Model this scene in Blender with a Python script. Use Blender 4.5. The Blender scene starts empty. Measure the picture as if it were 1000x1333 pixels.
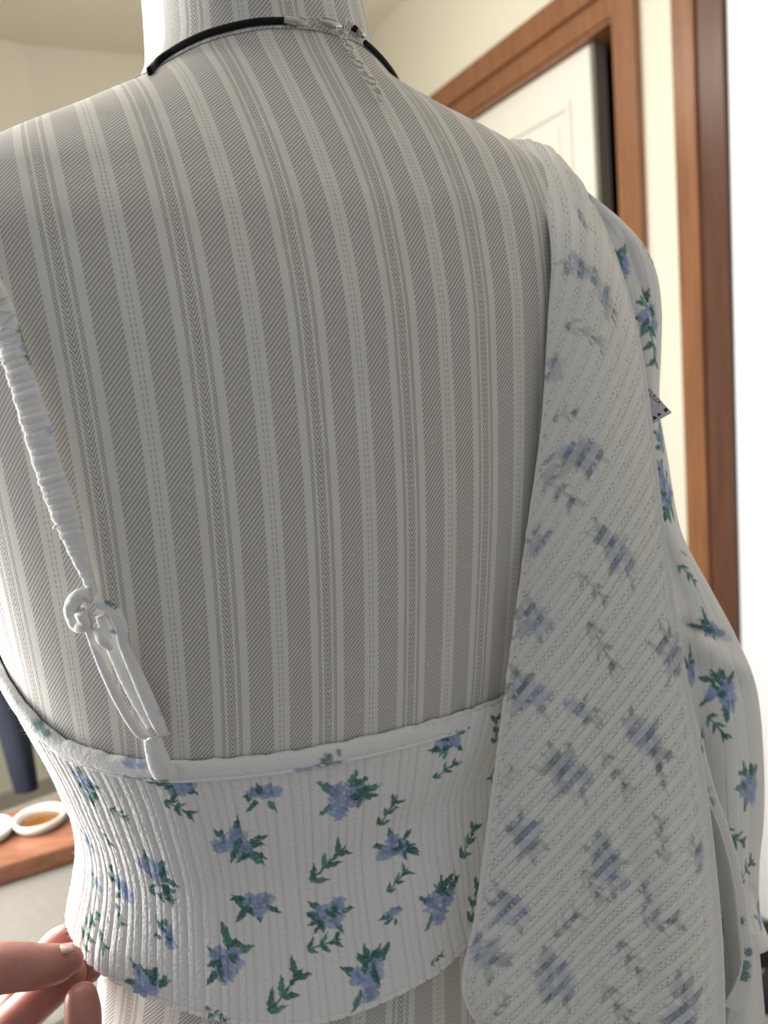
import bpy, bmesh, math, random
import numpy as np
from mathutils import Vector, Matrix

# ============================================================ camera
PI = math.pi
F = 1000.0                       # focal length in pixels of the 1000 x 1333 frame
HC = 1.20                        # camera height above the floor
PITCH, ROLL = math.radians(8), math.radians(5)
_F = np.array([0, math.cos(PITCH), -math.sin(PITCH)])
_R0 = np.array([1., 0, 0]); _U0 = np.array([0, math.sin(PITCH), math.cos(PITCH)])
_R = _R0*math.cos(ROLL) - _U0*math.sin(ROLL)
_U = _U0*math.cos(ROLL) + _R0*math.sin(ROLL)
CAM = np.array([0, 0, HC])
scene = bpy.context.scene
col = scene.collection
cd = bpy.data.cameras.new('camera'); cam = bpy.data.objects.new('camera', cd); col.objects.link(cam)
cd.sensor_fit = 'HORIZONTAL'; cd.sensor_width = 36; cd.lens = 36*F/1000
cd.clip_start = 0.01; cd.clip_end = 50
M = Matrix((( _R[0], _U[0], -_F[0], 0), (_R[1], _U[1], -_F[1], 0), (_R[2], _U[2], -_F[2], HC), (0, 0, 0, 1)))
cam.matrix_world = M
cd.dof.use_dof = True; cd.dof.focus_distance = 0.345; cd.dof.aperture_fstop = 11
scene.camera = cam

# ============================================================ world, lights, exposure
scene.view_settings.view_transform = 'Standard'; scene.view_settings.look = 'None'
scene.view_settings.gamma = 1; scene.view_settings.use_curve_mapping = False
scene.view_settings.exposure = 0.12
w = bpy.data.worlds.new('world'); scene.world = w; w.use_nodes = True
w.node_tree.nodes['Background'].inputs[0].default_value = (0.93, 0.95, 1.0, 1)
w.node_tree.nodes['Background'].inputs[1].default_value = 0.36
def area(name, loc, aim, sx, sy, power, colr):
    l = bpy.data.lights.new(name, 'AREA'); l.shape = 'RECTANGLE'; l.size = sx; l.size_y = sy
    l.energy = power; l.color = colr
    o = bpy.data.objects.new(name, l); col.objects.link(o); o.location = loc
    o.rotation_euler = (Vector(aim)-Vector(loc)).to_track_quat('-Z', 'Y').to_euler()
    return o
area('window_light', (-.80, .66, HC-.10), (0.0, .52, HC-.22), .6, .7, 29, (1.0, 0.98, 0.94))
pl = bpy.data.lights.new('room_fill', 'POINT'); pl.energy = 10.5; pl.shadow_soft_size = .12; pl.color = (1.0, .95, .84)  # added fill, no fixture: brightens the ceiling and far walls from above the frame
po = bpy.data.objects.new('room_fill', pl); col.objects.link(po); po.location = (-.30, 1.75, HC+.92)
area('ceiling_light', (-.55, 1.0, HC+1.15), (-.35, .8, 0), .8, .8, 14, (1.0, 0.95, 0.86))

# ============================================================ helpers
def proj(P):
    P = np.asarray(P) - CAM; d = P@_F
    return np.stack([500+F*(P@_R)/d, 666.5-F*(P@_U)/d, d], -1)
def at(px, py, depth):
    """point at a given distance along the view axis"""
    px = np.asarray(px, float); py = np.asarray(py, float); depth = np.asarray(depth, float)
    v = _F + ((px-500)/F)[..., None]*_R - ((py-666.5)/F)[..., None]*_U
    return CAM + v*depth[..., None]
def ray(px, py):
    return _F + _R*(px-500)/F - _U*(py-666.5)/F

def link(name, me, mat=None, parent=None, smooth=True):
    o = bpy.data.objects.new(name, me); col.objects.link(o)
    if mat: me.materials.append(mat)
    if smooth: me.shade_smooth()
    if parent: o.parent = parent
    return o
def tag(o, label=None, cat=None, group=None, kind=None):
    if label: o['label'] = label
    if cat: o['category'] = cat
    if group: o['group'] = group
    if kind: o['kind'] = kind
    return o
def empty(name, loc, label, cat, group=None):
    o = bpy.data.objects.new(name, None); col.objects.link(o); o.empty_display_size = .02
    o.location = [float(v) for v in loc]
    return tag(o, label, cat, group)
def put(o, parent):
    """parent keeping world place (thing empties are not rotated)"""
    o.parent = parent
    o.matrix_parent_inverse = Matrix.Translation(-Vector(parent.location))
    return o
def from_arrays(name, V, Fc, mat, parent=None, uv=None, colr=None, smooth=True):
    me = bpy.data.meshes.new(name)
    V = np.asarray(V, float).reshape(-1, 3); Fc = np.asarray(Fc, int)
    me.vertices.add(len(V)); me.vertices.foreach_set('co', V.ravel())
    n, k = Fc.shape
    me.loops.add(n*k); me.loops.foreach_set('vertex_index', Fc.ravel())
    me.polygons.add(n); me.polygons.foreach_set('loop_start', np.arange(0, n*k, k))
    me.polygons.foreach_set('loop_total', np.full(n, k))
    me.update(calc_edges=True)
    if uv is not None:
        l = me.uv_layers.new(name='UVMap'); l.data.foreach_set('uv', uv.reshape(-1, 2)[Fc.ravel()].astype(np.float32).ravel())
    if colr is not None:
        a = me.color_attributes.new('Col', 'FLOAT_COLOR', 'POINT'); a.data.foreach_set('color', colr.reshape(-1, 4).astype(np.float32).ravel())
    me.validate()
    o = link(name, me, mat, None, smooth)
    if parent: put(o, parent) if parent.parent is None and parent.type == 'EMPTY' else setattr(o, 'parent', parent)
    return o
def grid_faces(nv, nu, wrap=False, keep=None):
    j, i = np.meshgrid(np.arange(nv-1), np.arange(nu if wrap else nu-1), indexing='ij')
    i2 = (i+1) % nu
    f = np.stack([j*nu+i, j*nu+i2, (j+1)*nu+i2, (j+1)*nu+i], -1).reshape(-1, 4)
    if keep is not None:
        f = f[keep.ravel()[f].all(1)]
    return f
def child(o, parent):
    """parent under a part or thing, world placement kept"""
    bpy_w = Vector((0, 0, 0)); p = parent
    while p is not None:
        bpy_w += p.matrix_parent_inverse.to_translation() + Vector(p.location); p = p.parent
    o.parent = parent; o.matrix_parent_inverse = Matrix.Translation(-bpy_w); return o
def grid_mesh(name, P, mat, parent=None, uv=None, colr=None, wrap=False, thick=0, keep=None):
    nv, nu = P.shape[:2]
    o = from_arrays(name, P, grid_faces(nv, nu, wrap, keep), mat, None, uv, colr)
    if parent: child(o, parent)
    if thick:
        m = o.modifiers.new('thickness', 'SOLIDIFY'); m.thickness = abs(thick); m.offset = -1 if thick > 0 else 1
        m.use_rim = True
    return o
def cr(pts, n):
    """Catmull-Rom through pts -> n samples"""
    pts = np.asarray(pts, float); k = len(pts)
    t = np.linspace(0, k-1, n); i = np.clip(t.astype(int), 0, k-2); f = (t-i)
    f = f.reshape((-1,)+(1,)*(pts.ndim-1))
    pad = np.concatenate([[2*pts[0]-pts[1]], pts, [2*pts[-1]-pts[-2]]])
    p0, p1, p2, p3 = pad[i], pad[i+1], pad[i+2], pad[i+3]
    return .5*((2*p1)+(-p0+p2)*f+(2*p0-5*p1+4*p2-p3)*f**2+(-p0+3*p1-3*p2+p3)*f**3)
def normals(P):
    du = np.gradient(P, axis=1); dv = np.gradient(P, axis=0); n = np.cross(du, dv)
    n /= np.linalg.norm(n, axis=-1, keepdims=True)+1e-12
    flip = np.sign(-(n*(P-CAM)).sum(-1).mean()); return n*flip
def sweep(name, path, ra, rb, side, mat, parent=None, segs=16, colr=None, closed=False, caps=True, power=2.0):
    """tube of elliptical section: ra along side vectors, rb across"""
    path = np.asarray(path); n = len(path)
    ra = np.broadcast_to(np.asarray(ra, float), (n,)); rb = np.broadcast_to(np.asarray(rb, float), (n,))
    if closed: tg = np.roll(path, -1, 0)-np.roll(path, 1, 0)
    else: tg = np.gradient(path, axis=0)
    tg /= np.linalg.norm(tg, axis=1, keepdims=True)+1e-12
    side = np.broadcast_to(np.asarray(side, float), (n, 3)); side = side - (side*tg).sum(1, keepdims=True)*tg
    side /= np.linalg.norm(side, axis=1, keepdims=True)+1e-12
    up = np.cross(tg, side)
    a = np.linspace(0, 2*PI, segs, endpoint=False)
    c, s = np.cos(a), np.sin(a)
    c = np.sign(c)*np.abs(c)**(2/power); s = np.sign(s)*np.abs(s)**(2/power)
    V = path[:, None]+ra[:, None, None]*c[None, :, None]*side[:, None]+rb[:, None, None]*s[None, :, None]*up[:, None]
    uv = np.stack(np.broadcast_arrays((a/(2*PI))[None, :], (np.linspace(0, 1, n))[:, None]), -1)
    if closed:
        V2 = np.concatenate([V, V[:1]]); Fc = grid_faces(n+1, segs, True); Fc = Fc % (n*segs)
        V2 = V
    else:
        Fc = grid_faces(n, segs, True); V2 = V
    V2 = V2.reshape(-1, 3); uvf = uv.reshape(-1, 2)
    if not closed and caps:
        c0, c1 = V[0].mean(0), V[-1].mean(0); m = len(V2)
        V2 = np.concatenate([V2, [c0, c1]]); uvf = np.concatenate([uvf, [[.5, 0], [.5, 1]]])
        i = np.arange(segs); j = (i+1) % segs
        Fc = np.concatenate([Fc, np.stack([np.full(segs, m), j, i, i], 1), np.stack([np.full(segs, m+1), (n-1)*segs+i, (n-1)*segs+j, (n-1)*segs+j], 1)])
        quad = Fc[:-2*segs]; tri = Fc[-2*segs:, :3]
        me = bpy.data.meshes.new(name); me.from_pydata(V2.tolist(), [], quad.tolist()+tri.tolist()); me.update()
        l = me.uv_layers.new(name='UVMap')
        li = np.zeros(len(me.loops), int); me.loops.foreach_get('vertex_index', li); l.data.foreach_set('uv', uvf[li].astype(np.float32).ravel())
        if colr is not None:
            cc = colr(V2) ; a_ = me.color_attributes.new('Col', 'FLOAT_COLOR', 'POINT'); a_.data.foreach_set('color', cc.astype(np.float32).ravel())
        o = link(name, me, mat)
    else:
        o = from_arrays(name, V2, Fc, mat, None, uvf, colr(V2) if colr is not None else None)
    if parent: child(o, parent)
    return o
def box(name, lo, hi, mat, parent=None, bevel=0, origin=None, xd=None, yd=None):
    """box between lo and hi in the frame origin + x*xd + y*yd + z*up"""
    origin = np.zeros(3) if origin is None else np.asarray(origin, float)
    xd = np.array([1., 0, 0]) if xd is None else np.asarray(xd, float); yd = np.array([0, 1., 0]) if yd is None else np.asarray(yd, float)
    bm = bmesh.new(); vs = []
    for x in (lo[0], hi[0]):
        for y in (lo[1], hi[1]):
            for z in (lo[2], hi[2]):
                vs.append(bm.verts.new((origin+x*xd+y*yd+np.array([0, 0, z])).tolist()))
    for q in ((0, 1, 3, 2), (4, 6, 7, 5), (0, 4, 5, 1), (2, 3, 7, 6), (0, 2, 6, 4), (1, 5, 7, 3)): bm.faces.new([vs[k] for k in q])
    bmesh.ops.recalc_face_normals(bm, faces=bm.faces)
    if bevel: bmesh.ops.bevel(bm, geom=bm.edges[:], offset=bevel, segments=3, profile=.6, affect='EDGES')
    me = bpy.data.meshes.new(name); bm.to_mesh(me); bm.free()
    o = link(name, me, mat, None, False)
    if parent: child(o, parent)
    return o

# ============================================================ node expressions
class X:
    def __init__(s, nt, sock): s.nt, s.s = nt, sock
    def op(s, o, *a, clamp=False):
        n = s.nt.nodes.new('ShaderNodeMath'); n.operation = o; n.use_clamp = clamp
        for k, v in enumerate((s,)+a):
            if isinstance(v, X): s.nt.links.new(v.s, n.inputs[k])
            else: n.inputs[k].default_value = v
        return X(s.nt, n.outputs[0])
    def __add__(s, o): return s.op('ADD', o)
    def __sub__(s, o): return s.op('SUBTRACT', o)
    def __mul__(s, o): return s.op('MULTIPLY', o)
    __radd__ = __add__; __rmul__ = __mul__
    def rsub(s, c): return (s*-1.0)+c
    def frac(s): return s.op('FRACT')
    def abs(s): return s.op('ABSOLUTE')
    def lt(s, o): return s.op('LESS_THAN', o)
    def gt(s, o): return s.op('GREATER_THAN', o)
    def sin(s): return s.op('SINE')
    def max(s, o): return s.op('MAXIMUM', o)
    def min(s, o): return s.op('MINIMUM', o)
    def sq(s): return s*s
def step(x, a, b):
    """smooth 0..1 between a and b"""
    n = x.nt.nodes.new('ShaderNodeMapRange'); n.interpolation_type = 'SMOOTHSTEP'
    x.nt.links.new(x.s, n.inputs[0]); n.inputs[1].default_value = a; n.inputs[2].default_value = b
    return X(x.nt, n.outputs[0])
def new_mat(name, rough=.8, base=(.8, .8, .8), metal=0, spec=.3):
    m = bpy.data.materials.new(name); m.use_nodes = True; nt = m.node_tree
    b = nt.nodes['Principled BSDF']; b.inputs['Base Color'].default_value = (*base, 1); b.inputs['Roughness'].default_value = rough
    b.inputs['Metallic'].default_value = metal; b.inputs['Specular IOR Level'].default_value = spec
    return m, nt, b
def noise(nt, scale, detail=3, coord='Object', rough=.5, vec=None, stretch=None):
    n = nt.nodes.new('ShaderNodeTexNoise'); n.inputs['Scale'].default_value = scale; n.inputs['Detail'].default_value = detail; n.inputs['Roughness'].default_value = rough
    t = nt.nodes.new('ShaderNodeTexCoord'); src = t.outputs[coord]
    if stretch:
        mp = nt.nodes.new('ShaderNodeMapping'); mp.inputs['Scale'].default_value = stretch; nt.links.new(src, mp.inputs[0]); src = mp.outputs[0]
    nt.links.new(src, n.inputs['Vector']); return X(nt, n.outputs[0])
def mixc(nt, f, a, b):
    n = nt.nodes.new('ShaderNodeMix'); n.data_type = 'RGBA'
    if isinstance(f, X): nt.links.new(f.s, n.inputs[0])
    else: n.inputs[0].default_value = f
    for k, v in ((6, a), (7, b)):
        if isinstance(v, X): nt.links.new(v.s, n.inputs[k])
        else: n.inputs[k].default_value = (*v, 1)
    return X(nt, n.outputs[2])
def bump(nt, b, h, strength=.3, dist=.001):
    n = nt.nodes.new('ShaderNodeBump'); n.inputs['Strength'].default_value = strength; n.inputs['Distance'].default_value = dist
    nt.links.new(h.s, n.inputs['Height']); nt.links.new(n.outputs[0], b.inputs['Normal'])
def uvs(nt):
    t = nt.nodes.new('ShaderNodeUVMap'); t.uv_map = 'UVMap'; s = nt.nodes.new('ShaderNodeSeparateXYZ'); nt.links.new(t.outputs[0], s.inputs[0])
    return X(nt, s.outputs[0]), X(nt, s.outputs[1])

def ticking(name):
    m, nt, b = new_mat(name, .85, spec=.15)
    u, v = uvs(nt)
    c = (u+.5).frac()-.5                       # 0 on a herringbone stripe
    d = c.abs()
    e = ((u.frac())-.5).abs()                  # 0 on a dashed stripe
    TP = .046
    t = ((v-u*1.0)*(1/TP)).frac()
    tw = step((t-.5).abs(), .25, .36)          # dark twill lines
    ground = step(d, .175, .185)*step(e, .078, .088)
    # herringbone
    ch = ((v-d*1.75)*(1/.046)).frac()
    chev = step((ch-.5).abs(), .22, .34)*step(d, .044, .040)
    # chain of small rings
    cc = (d-.084)*(1/.018)
    q = ((v*(1/.040)).frac()-.5)*2.2
    rr = (cc.sq()+q.sq()).op('SQRT')
    ring = step((rr-.78).abs(), .36, .14)*step((d-.084).abs(), .024, .019)
    chain = ring
    # dashes
    dl = step((e-.019).abs(), .008, .004)*step(((v*(1/.05)).frac()-.5).abs(), .33, .27)
    # half tone lines beside the chevron
    dark = (tw*ground*.85).max(chev*.9).max(chain*.75).max(dl*.55)
    n = noise(nt, 60, 4); n2 = noise(nt, 900, 2)
    lightc = mixc(nt, n, (.71, .69, .64), (.77, .755, .705))
    n3 = noise(nt, 420, 3); dark = dark*step(n3, .1, .45)
    col_ = mixc(nt, dark, lightc, (.265, .24, .23))
    groundc = mixc(nt, ground*.25, col_, (.45, .43, .42))
    nt.links.new(groundc.s, b.inputs['Base Color'])
    bump(nt, b, (dark*-1.0)+n2*.5, .35, .0004)
    b.inputs['Sheen Weight'].default_value = .35; b.inputs['Sheen Roughness'].default_value = .4
    return m
M_TICK = ticking('ticking_fabric')

def printed(name, rough=.9, dots=0.0, sheen=.3, fuzz=700):
    m, nt, b = new_mat(name, rough, spec=.1)
    a = nt.nodes.new('ShaderNodeAttribute'); a.attribute_name = 'Col'
    n = noise(nt, fuzz, 3, rough=.6)
    base = mixc(nt, step(noise(nt, 1100, 3, rough=.7), .46, .80)*.5, X(nt, a.outputs['Color']), (.80, .80, .78))
    h = n
    if dots:
        u, v = uvs(nt); f = u.frac()
        q = ((v*2.3).frac()-.5)*3.6; q2 = ((v*2.3+.5).frac()-.5)*3.6
        e0, e1, e2 = ((f-.12)*(1/.045)).sq(), ((f-.25)*(1/.045)).sq(), ((f-.38)*(1/.045)).sq()
        n3 = noise(nt, 420, 1)
        p = step((e0+q.sq()).min(e2+q.sq()).min(e1+q2.sq()), .9, .2)*step(n3, .38, .60)
        base = mixc(nt, p*dots, base, (.22, .23, .22))
        h = n - p*1.2
    nt.links.new(base.s, b.inputs['Base Color'])
    bump(nt, b, h, .6, .0011)
    b.inputs['Sheen Weight'].default_value = sheen; b.inputs['Sheen Roughness'].default_value = .5
    return m
M_PRINT = printed('white_floral_knit')
M_WRONG = printed('knit_wrong_side', dots=.42)
M_INNER = printed('knit_facing', fuzz=500)

def simple(name, base, rough=.6, metal=0, spec=.4, nscale=None, nstr=.2, ndist=.001, var=0, stretch=None):
    m, nt, b = new_mat(name, rough, base, metal, spec)
    if nscale:
        n = noise(nt, nscale, 4, stretch=stretch)
        if var:
            cl = mixc(nt, n, tuple(c*(1-var) for c in base), tuple(min(1, c*(1+var)) for c in base)); nt.links.new(cl.s, b.inputs['Base Color'])
        bump(nt, b, n, nstr, ndist)
    return m
M_WALL = simple('cream_wall_paint', (.80, .765, .65), .85, spec=.2, nscale=60, nstr=.15, var=.02)
M_CEIL = simple('ceiling_paint', (.84, .79, .69), .9, spec=.1, nscale=80, nstr=.2, var=.02)
M_DOOR = simple('white_door_paint', (.86, .84, .77), .45, spec=.4, nscale=30, nstr=.05, var=.01)
M_DOOR2 = simple('bright_white_paint', (.90, .91, .93), .4, spec=.4, nscale=30, nstr=.05)
M_EDGE = simple('grey_door_edge', (.20, .19, .165), .6)
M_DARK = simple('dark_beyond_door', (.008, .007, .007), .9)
def wood(name, c1, c2, stretch, scale=8, rough=.35):
    m, nt, b = new_mat(name, rough, spec=.45)
    n = noise(nt, scale, 6, stretch=stretch, rough=.6); n2 = noise(nt, scale*7, 4, stretch=stretch)
    k = step(n*.7+n2*.3, .32, .68)
    cl = mixc(nt, k, c1, c2); nt.links.new(cl.s, b.inputs['Base Color']); bump(nt, b, n2, .12, .001)
    return m
M_TRIM = wood('brown_door_trim', (.20, .085, .040), (.31, .135, .062), (9, 9, .6))
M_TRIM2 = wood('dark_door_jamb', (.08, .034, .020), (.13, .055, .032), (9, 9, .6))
M_BOARD = wood('tray_wood', (.13, .05, .026), (.22, .095, .052), (2, 9, 9))
M_NAVY = simple('navy_cloth', (.003, .006, .016), .8, nscale=200, nstr=.4)
M_BED = simple('beige_blanket', (.135, .127, .112), .95, spec=.1, nscale=90, nstr=.3, ndist=.003, var=.05)
M_FLOOR = simple('beige_carpet', (.34, .31, .27), .95, spec=.1, nscale=150, nstr=.8, ndist=.004, var=.15)
M_CORD = simple('black_cord', (.004, .004, .005), .6, spec=.2, nscale=1500, nstr=.5, ndist=.0003)
M_STEEL = simple('silver_metal', (.55, .53, .51), .22, metal=1)
M_CLEAR, _nt, _b = new_mat('clear_plastic', .15, (.92, .92, .9)); _b.inputs['Transmission Weight'].default_value = .7
M_TAG = simple('white_tag_satin', (.80, .80, .82), .5, nscale=900, nstr=.2)
M_INK = simple('dark_ink', (.03, .04, .06), .7)
M_POLE = simple('stand_metal', (.1, .1, .1), .4, metal=.6)
M_SHOE = simple('dark_shoe', (.018, .012, .016), .7)
M_RIM = simple('white_cup_rim', (.50, .48, .45), .3)
M_AMBER = simple('amber_liquid', (.12, .05, .01), .12, spec=.6)
def skin():
    m, nt, b = new_mat('skin', .42, spec=.45)
    n = noise(nt, 45, 4); n2 = noise(nt, 700, 3); n3 = noise(nt, 160, 3)
    c = mixc(nt, step(n, .35, .65), (.34, .135, .105), (.44, .205, .165))
    c = mixc(nt, step(n3, .4, .75)*.5, c, (.46, .15, .12))
    nt.links.new(c.s, b.inputs['Base Color']); bump(nt, b, n2*.5+n3, .35, .0006)
    b.inputs['Subsurface Weight'].default_value = .35; b.inputs['Subsurface Radius'].default_value = (.008, .003, .0015); b.inputs['Subsurface Scale'].default_value = .6
    return m
M_SKIN = skin()
M_NAIL = simple('fingernail', (.62, .36, .31), .25, spec=.5)

# ============================================================ room shell
def Z(z): return HC+z
_d = ray(-8, 569); DW = np.array([_d[0], _d[1], 0]); DW /= np.linalg.norm(DW)      # along the door wall, away from the viewer
ND = np.array([-DW[1], DW[0], 0])                                                    # its normal, into the room
_r = ray(804, 18); P0 = _r*(.81/_r[2]); P0 = np.array([P0[0], P0[1], 0])             # corner of the door opening
ZF, ZC = -HC, 1.27
def wbox(name, s0, s1, z0, z1, d0, d1, mat, parent=None, bevel=0):
    """box on the door wall: s along it, d out of it into the room"""
    return box(name, (s0, d0, Z(z0)), (s1, d1, Z(z1)), mat, parent, bevel, P0, DW, ND)
def struct(o): o['kind'] = 'structure'; return o
c0 = ray(32, 58)*(1.27/ray(32, 58)[2]); CORN = np.array([c0[0], c0[1], 0])
far = P0+DW*1.75
struct(box('floor', (-4.2, -2.5, -.05), (3.2, 4.6, 0), M_FLOOR))
struct(box('ceiling', (-4.2, -.2, Z(ZC)), (3.2, 4.6, Z(ZC)+.05), M_CEIL))
DO, D2 = .86, .95
s_ = struct(wbox('wall_right', DO, 2.6, ZF, ZC, -.12, 0, M_WALL))
for i, a in enumerate([(0, DO, .81, ZC), (-.28, 0, ZF, ZC), (-1.25, -.28, .81, ZC), (-2.4, -1.25, ZF, ZC)]):
    struct(wbox('wall_right', a[0], a[1], a[2], a[3], -.12, 0, M_WALL))
def wall_between(name, a, b, mat):
    d = b-a; L = np.linalg.norm(d); d = d/L; n = np.array([-d[1], d[0], 0])
    return struct(box(name, (0, 0, 0), (L, .08, Z(ZC)), mat, None, 0, a, d, n))
wb = np.array([.92, .39, 0]); wb /= np.linalg.norm(wb)
wall_between('wall_back', CORN, CORN+wb*2.2, M_WALL)
wall_between('wall_left', CORN+np.array([-1.6, -1.25, 0]), CORN, M_WALL)
# first doorway: casing, jamb, dark space, ajar white door
t1 = bpy.data.objects.new('trim_1', None); col.objects.link(t1); t1['kind'] = 'structure'; t1.location = [float(v) for v in P0]
wbox('casing', -.066, 0, ZF, .925, 0, .022, M_TRIM, t1, .004)
wbox('casing', DO, DO+.07, ZF, .925, 0, .022, M_TRIM, t1, .004)
hd = wbox('head_casing', 0, DO, .862, .925, 0, .022, M_TRIM, t1, .004)
wbox('head_casing', 0, DO, .81, .862, 0, .010, M_TRIM, t1, .002)
wbox('head_jamb', 0, DO, .80, .812, -.12, .004, M_TRIM, t1)
wbox('door_jamb', -.004, .008, ZF, .81, -.12, .004, M_TRIM, t1)
# hall behind; the gap's shadow is put into its near-black wall colour
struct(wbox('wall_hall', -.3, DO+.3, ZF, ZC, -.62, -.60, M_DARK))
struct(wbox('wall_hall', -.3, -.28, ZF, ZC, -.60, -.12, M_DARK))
dr = bpy.data.objects.new('door_1', None); col.objects.link(dr); dr['kind'] = 'structure'; dr.location = [float(v) for v in P0+DW*DO]
wbox('door_leaf', .113, DO-.005, ZF+.01, .797, -.058, -.018, M_DOOR, dr, .002)
wbox('door_edge', .099, .113, ZF+.01, .797, -.056, -.019, M_EDGE, dr)
def panel(s0, s1, z0, z1):
    d = -.018
    for a in ((s0, s1, z0, z0+.018), (s0, s1, z1-.018, z1), (s0, s0+.018, z0+.018, z1-.018), (s1-.018, s1, z0+.018, z1-.018)):
        wbox('door_moulding', a[0], a[1], a[2], a[3], d, d+.007, M_DOOR, dr, .003)
    wbox('door_panel', s0+.045, s1-.045, z0+.045, z1-.045, d, d+.005, M_DOOR, dr, .002)
for s0 in (.185, .53):
    panel(s0, s0+.26, .30, .70); panel(s0, s0+.26, -.35, .22); panel(s0, s0+.26, -1.05, -.43)
# second doorway nearer the viewer
t2 = bpy.data.objects.new('trim_2', None); col.objects.link(t2); t2['kind'] = 'structure'; t2.location = [float(v) for v in P0-DW*.28]
wbox('casing', -.222, -.166, ZF, .925, 0, .022, M_TRIM, t2, .004)
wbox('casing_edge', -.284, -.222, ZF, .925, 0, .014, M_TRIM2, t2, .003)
wbox('head_casing', -1.25, -.284, .81, .925, 0, .022, M_TRIM, t2, .004)
d2 = bpy.data.objects.new('door_2', None); col.objects.link(d2); d2['kind'] = 'structure'; d2.location = [float(v) for v in P0-DW*.3]
wbox('door_leaf', -1.25, -.286, ZF+.01, .808, -.035, .004, M_DOOR2, d2, .002)

# ============================================================ dress form body
psi = math.radians(16); OB = np.array([-.045, .42]); EX = np.array([math.cos(psi), math.sin(psi)]); EY = np.array([-math.sin(psi), math.cos(psi)])
TB = np.array([
[-.60,.150,.110,-.010,.000,2.2],[-.42,.148,.112,-.010,.000,2.2],[-.34,.137,.105,-.010,.000,2.2],[-.27,.124,.094,-.010,.000,2.2],
[-.22,.121,.091,-.010,.000,2.2],[-.17,.133,.097,-.007,.000,2.2],[-.12,.150,.104,-.004,.000,2.3],[-.04,.166,.110,.000,.000,2.4],
[ .03,.174,.110,.000,.004,2.5],[ .08,.180,.102,.000,.010,2.5],[ .11,.172,.090,.000,.016,2.4],[ .135,.142,.079,.003,.024,2.3],
[ .158,.101,.069,.008,.032,2.1],[ .177,.071,.061,.012,.037,2.0],[ .195,.063,.057,.011,.040,2.0],[ .30,.055,.054,.007,.048,2.0]])
def hermite(xs, ys, x):
    h = np.diff(xs); d = np.diff(ys, axis=0)/h[:, None]; m = np.zeros_like(ys)
    m[1:-1] = np.where(d[1:]*d[:-1] > 0, 2*d[1:]*d[:-1]/(d[1:]+d[:-1]+1e-12), 0); m[0] = d[0]; m[-1] = d[-1]
    i = np.clip(np.searchsorted(xs, x)-1, 0, len(xs)-2); t = ((x-xs[i])/h[i])[:, None]; hh = h[i][:, None]
    return (2*t**3-3*t**2+1)*ys[i]+(t**3-2*t**2+t)*hh*m[i]+(-2*t**3+3*t**2)*ys[i+1]+(t**3-t**2)*hh*m[i+1]
def S(th, z, off=0.0):
    """body surface; th 0 = spine, + to the viewer's right; z above the camera height"""
    th, z = np.broadcast_arrays(np.asarray(th, float), np.asarray(z, float)); off = np.broadcast_to(off, th.shape)
    q = hermite(TB[:, 0], TB[:, 1:], z.ravel()); a, b, xo, yo, n = [q[:, k].reshape(z.shape) for k in range(5)]
    c = np.cos(th); s = np.sin(th)
    X_ = xo+(a+off)*np.sign(s)*np.abs(s)**(2/n); Y_ = yo-(b+off)*np.sign(c)*np.abs(c)**(2/n)
    xy = OB+X_[..., None]*EX+Y_[..., None]*EY
    return np.concatenate([xy, (z+HC)[..., None]], -1)
def make_inv(off):
    TH, ZZ = np.meshgrid(np.linspace(-1.9, 1.9, 700), np.linspace(-.5, .28, 900)); W = S(TH, ZZ, off); Q = proj(W)
    nn = np.cross(np.gradient(W, axis=1), np.gradient(W, axis=0)); face = (nn*(W-CAM)).sum(-1) < 0
    nn /= np.linalg.norm(nn, axis=-1, keepdims=True)
    def f(px, py):
        d = (Q[..., 0]-px)**2+(Q[..., 1]-py)**2; d[~face] = 1e9
        i = np.unravel_index(d.argmin(), d.shape); return TH[i], ZZ[i], W[i], nn[i], Q[i][2]
    return f
inv0 = make_inv(0.0)
def on_body(pts, off):
    """pixels -> points lifted off the body surface, and the surface normals"""
    P, N = [], []
    for k, (px, py) in enumerate(pts):
        _, _, wv, n, _ = inv0(px, py); o_ = off[k] if hasattr(off, '__len__') else off
        P.append(wv+n*o_); N.append(n)
    return np.array(P), np.array(N)
# stripe number read off the cloth at sample places -> smooth field over the body
rows = {
 130: [(185,1),(260,1.5),(332,2),(392,2.5),(448,3),(505,3.5),(552,4)],
 170: [(45,0),(120,.5),(200,1)],
 230: [(57,0),(137,.5),(217,1),(295,1.5),(362,2),(428,2.5),(485,3),(540,3.5),(592,4),(642,4.5),(685,5)],
 330: [(75,0),(152,.5),(237,1),(310,1.5),(380,2),(443,2.5),(502,3),(565,3.5),(617,4),(667,4.5)],
 400: [(87,0),(167,.5),(252,1),(325,1.5),(399,2),(460,2.5),(520,3),(575,3.5),(628,4),(677,4.5)],
 500: [(22,-.5),(105,0),(190,.5),(270,1),(343,1.5),(410,2),(470,2.5),(527,3),(581,3.5),(631,4),(679,4.5)],
 600: [(37,-.5),(120,0),(200,.5),(280,1),(352,1.5),(419,2),(475,2.5),(533,3),(584,3.5),(633,4),(678,4.5)],
 750: [(13,-1),(68,-.5),(148,0),(220,.5),(297,1),(366,1.5),(428,2),(482,2.5),(539,3),(585,3.5),(630,4)],
 900: [(55,-1),(100,-.5),(156,0),(228,.5),(301,1),(366,1.5),(428,2),(481,2.5),(534,3),(580,3.5),(622,4)],
 950: [(232,.5),(302,1),(366,1.5),(427,2),(480,2.5),(530,3),(577,3.5)],
 1300: [(220,.5),(290,1),(355,1.5),(416,2),(470,2.5),(520,3)],
 65: [(278,2),(349,2.5),(408,3),(455,3.5)]}
A, B_ = [], []
def lateral(th, z):
    q_ = S(th, z)[..., :2]-OB; return q_@EX
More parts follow.
